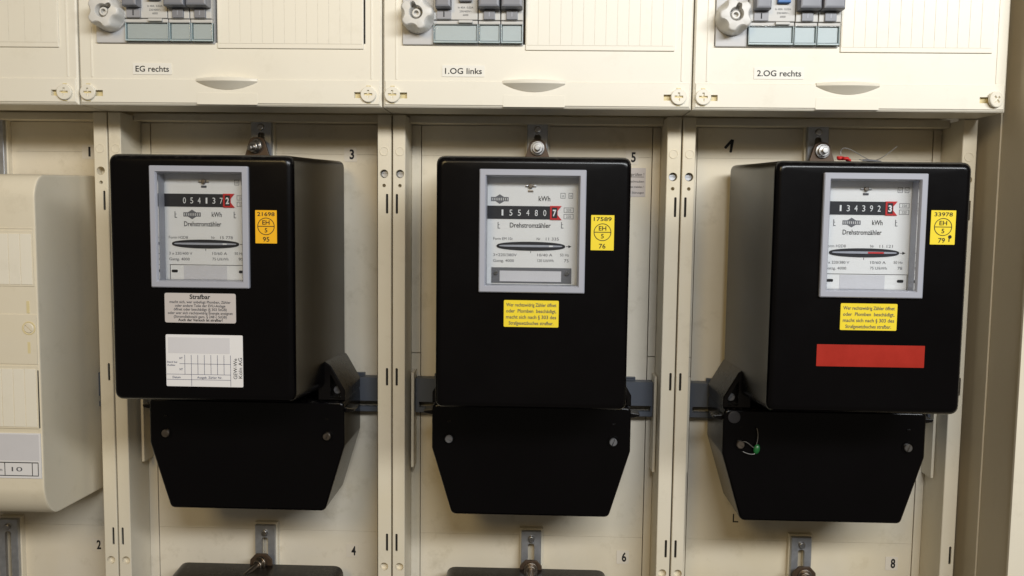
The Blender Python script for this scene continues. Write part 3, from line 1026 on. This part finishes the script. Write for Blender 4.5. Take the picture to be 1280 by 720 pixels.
# meter under 2.OG rechts
T = thing('electricity_meter', 'black three-phase electricity meter with yellow 79 tag and red sticker', 'electricity meter', (617, 20, -251), 'black electricity meters of the upper row')
body(T, 619.0, 140.5, 72.0, 618.5, win=(583.2, 655.6, -55.4, 32.8))
lug(T, 625, 59.5, 44)
tcov = terminal(T, 616.2, True, ('brass', 'steel'))
dial(T, 619.4, 73.8, 0.0, '134392', '3', 'A3', 'Form H2D8', '11 121', '3 x 220/380 V', '10/60 A', '75 U/kWh', '78', True, -19.6, 5.6, True)
eich_tag(T, 660.6, 678.2, -17.0, 7.6, '33978', '79', 'yellow')
warn_yellow(T, 599.0, 639.8, -80.2, -60.6)
MB().prism(rect(583.0, 661.0, -107.2, -91.0), -119.95, -120.3, 0, 0.4, 2).build('red_sticker', 'redsticker', T, smooth=0)
MB().cyl(541.8, -163.6, 5.2, -44.0, -46.6, 0.8, 24).build('sealing_disc', 'sealdark', T)

# tops of the lower meters
for cx, hb, lab, z in ((124.5, 77.0, 'top of a black meter hanging under the meter with the orange tag', -373.0),
                       (371.0, 73.5, 'top of a black meter hanging under the meter with the yellow 76 tag', -371.0),
                       (620.0, 73.5, 'lug of a black meter hanging under the meter with the red sticker', -379.0)):
    T = thing('electricity_meter', lab, 'electricity meter', (cx, 20, z - 151), 'black electricity meters of the lower row')
    b = MB()
    n = 5
    bk = rect(-hb, hb, -151.0, 47.0)
    fr = rect(-hb + 5, hb - 5, -142, 42)
    rings = []
    for t, y, d in ((0, 20, 0), (0.5, -46, 0), (0.95, -113.5, 0), (1, -117, 1.6), (1, -120, 6)):
        p = offset_poly([(a[0] * (1 - t) + e[0] * t + cx, a[1] * (1 - t) + e[1] * t + z) for a, e in zip(bk, fr)], d)
        rings.append(b.ring(round_poly(p, 9.0 - d * 0.5, n), y))
    b.skin(rings, True, True)
    b.build('hood', 'brown', T, smooth=50)
    lug(T, {124.5: 125.0, 371.0: 375.5, 620.0: 625.0}[cx], -323.6, z + 42, True)

# ------------------------------------------------------------------ seals and wire ends
T = thing('wire_seal', 'red plastic seal with loose wire ends lying on top of a black meter', 'seal', (634, -20, 47))
rs = MB()
for ox, oy, oz, r in ((627.5, -22, 50.8, 2.6), (631.0, -25, 50.4, 2.3), (634.4, -21, 49.4, 1.9)):
    rg = []
    for k in range(7):
        a = -PI / 2 + PI * k / 6
        rg.append(rs.ring([(ox + r * 1.25 * max(math.cos(a), 0.05) * math.cos(t + 0.3), oz + r * 0.8 * max(math.cos(a), 0.05) * math.sin(t) + 0.4 * math.sin(3 * t)) for t in [2 * PI * i / 12 for i in range(12)]], oy - r * math.sin(a)))
    rs.skin(rg, True, True)
rs.build('seal_body', 'redseal', T)
wr = MB()
def bez(pts, n=24):
    out = []
    k = len(pts) - 1
    for i in range(n + 1):
        t = i / n
        q = Vector((0, 0, 0))
        for j, p in enumerate(pts):
            q += Vector(p) * math.comb(k, j) * t ** j * (1 - t) ** (k - j)
        out.append(tuple(q))
    return out
MB().tube(bez([(628, -22, 52), (626, -20, 61), (634, -16, 64), (641, -20, 54), (654, -22, 48.6)]), 0.42).build('seal_wire', 'wire', T)
MB().tube(bez([(643, -22, 50), (656, -20, 46.8), (664, -10, 50), (679, -8, 62)]), 0.36).build('seal_wire', 'wire', T)
MB().tube(bez([(645, -24, 49.2), (652, -26, 49.4), (660, -24, 48.0)]), 0.9).build('wire_stub', 'dull', T)

T = thing('wire_seal', 'green plastic seal wired to the terminal cover screw of a black meter', 'seal', (560, -47, -190))
gs = MB()
rg = []
for k in range(9):
    a = -PI / 2 + PI * k / 8
    rg.append(gs.ring([(560.6 + 2.7 * max(math.cos(a), 0.06) * math.cos(t) + 0.5 * math.sin(t), -189.6 + 4.2 * max(math.cos(a), 0.06) * math.sin(t)) for t in [2 * PI * i / 16 for i in range(16)]], -47.8 - 1.9 * math.sin(a)))
gs.skin(rg, True, True)
gs.build('seal_body', 'green', T)
MB().tube(bez([(548.2, -47, -184.2), (552, -49.5, -181), (556, -49, -188), (559, -48, -188.6)]), 0.35).build('seal_wire', 'wire', T)
MB().tube(bez([(560, -48, -186.6), (562.5, -48, -178), (560.2, -47.5, -172)]), 0.35).build('seal_wire', 'wire', T)
MB().tube(bez([(560, -48, -193.0), (556, -49, -195), (549.5, -47, -192)]), 0.35).build('seal_wire', 'wire', T)

# ------------------------------------------------------------------ rounded cream housing in the left field
T = thing('control_receiver', 'rounded cream housing with fluted panels and white table label hung beside the black meters', 'control unit', (-125, 30, -258))
prof = []                                             # (y, z) side outline, front bowed away at top and bottom
top, bot = 29.0, -257.0
for k in range(9):
    a = PI / 2 * k / 8
    prof.append((-66 + 15 * (1 - math.sin(a)) , top - 20 * (1 - math.cos(a))))
prof = [(30.0, 32.0), (-51.0, top)] + prof[1:]
for k in range(1, 10):
    a = PI / 2 * k / 9
    prof.append((-66 + 22 * (1 - math.cos(a)), bot + 32 * (1 - math.sin(a))))
prof.append((30.0, -260.0))
b = MB()
n = len(prof)
rings = []
for x, ins in ((-225, 3.0), (-223, 0.0), (-30.2, 0.0), (-28.6, 0.5), (-28.0, 1.8)):
    i0 = len(b.v)
    cy, cz = -18.0, -114.0
    for (yy, zz) in prof:
        b.v.append((x, yy + (0 if yy > 29 else ins), zz + (ins if zz < cz else -ins) * (1 if abs(zz - cz) > 120 else 0)))
    rings.append(list(range(i0, i0 + n)))
b.skin(rings, True, True)
b.build('housing', 'cream', T, smooth=40)
Y = -66.0
MB().box(-220, -29.8, Y + 0.5, Y - 0.5, -126.0, -85.0, 0.4).build('screw_panel', 'cream', T)
MB().box(-220, -30.4, Y + 0.5, Y - 0.35, -15.4, -14.6, 0.2).build('panel_line', 'panel', T)
for z0, z1, xr in ((-62.0, -17.0, -30.5), (-179.6, -127.4, -30.4)):
    fp = MB().box(-220, xr, Y + 0.5, Y - 0.6, z0, z1, 0.3).build('fluted_panel', 'cream', T)
    first = None
    for k in range(14):
        if first is None:
            first = MB().prism(rect(xr - 10.2, xr - 1.2, z0 + 1.6, z1 - 2.4), Y - 0.55, Y - 1.1, 0.25, 0.2, 2).build('flute', 'cover', fp)
        else:
            share(first, -9.6 * k, 0, fp)
MB().box(-30.2, -29.7, Y + 0.3, Y - 0.25, -179, -131).build('panel_gap', 'dark', T, smooth=0)
b = MB()
rg = [b.ring(circle(-36.0, -96.2, r, 28), y) for r, y in ((5.6, Y - 0.4), (5.4, Y - 0.9), (4.7, Y - 0.9), (4.6, Y - 0.45))]
b.skin(rg, False, True)
so = b.build('screw_rim', 'yellowed', T)
slot_screw(-36.0, -96.2, Y + 0.6, 4.0, -0.75, 'cream', so)
for z0, z1 in ((-84.0, -74.0), (-117, -107.6)):
    MB().box(-37.6, -35.2, Y + 0.4, Y - 0.55 if z1 < -100 else Y - 0.2, z0, z1, 0.1).build('screw_mark', 'yellowed', T)
lb = MB().box(-140, -25.0 - 4.6, Y + 0.4, Y - 0.4, -221.5, -183.5).build('table_label', 'paper', T, smooth=0)
MB().box(-139, -31.0, Y - 0.35, Y - 0.5, -206.5, -184.5).build('blurred_field', 'cheque', lb, smooth=0)
g = MB()
g.box(-139, -32.0, Y - 0.38, Y - 0.55, -208.6, -207.9)
g.box(-139, -32.0, Y - 0.38, Y - 0.55, -219.6, -219.0)
for xx in (-60.5, -37.4, -32.4):
    g.box(xx, xx + 0.5, Y - 0.38, Y - 0.57, -218.9, -208.7)
g.build('table_rules', 'ink', lb, smooth=0)
text('10', -54.5, -215.6, 3.6, Y - 0.6, lb, 'ink2', width=9.0)
text('em', -68.5, -215.6, 2.6, Y - 0.6, lb, 'ink2', width=6.0)

# tidy helper properties
for o in bpy.data.objects:
    if '_o' in o:
        del o['_o']
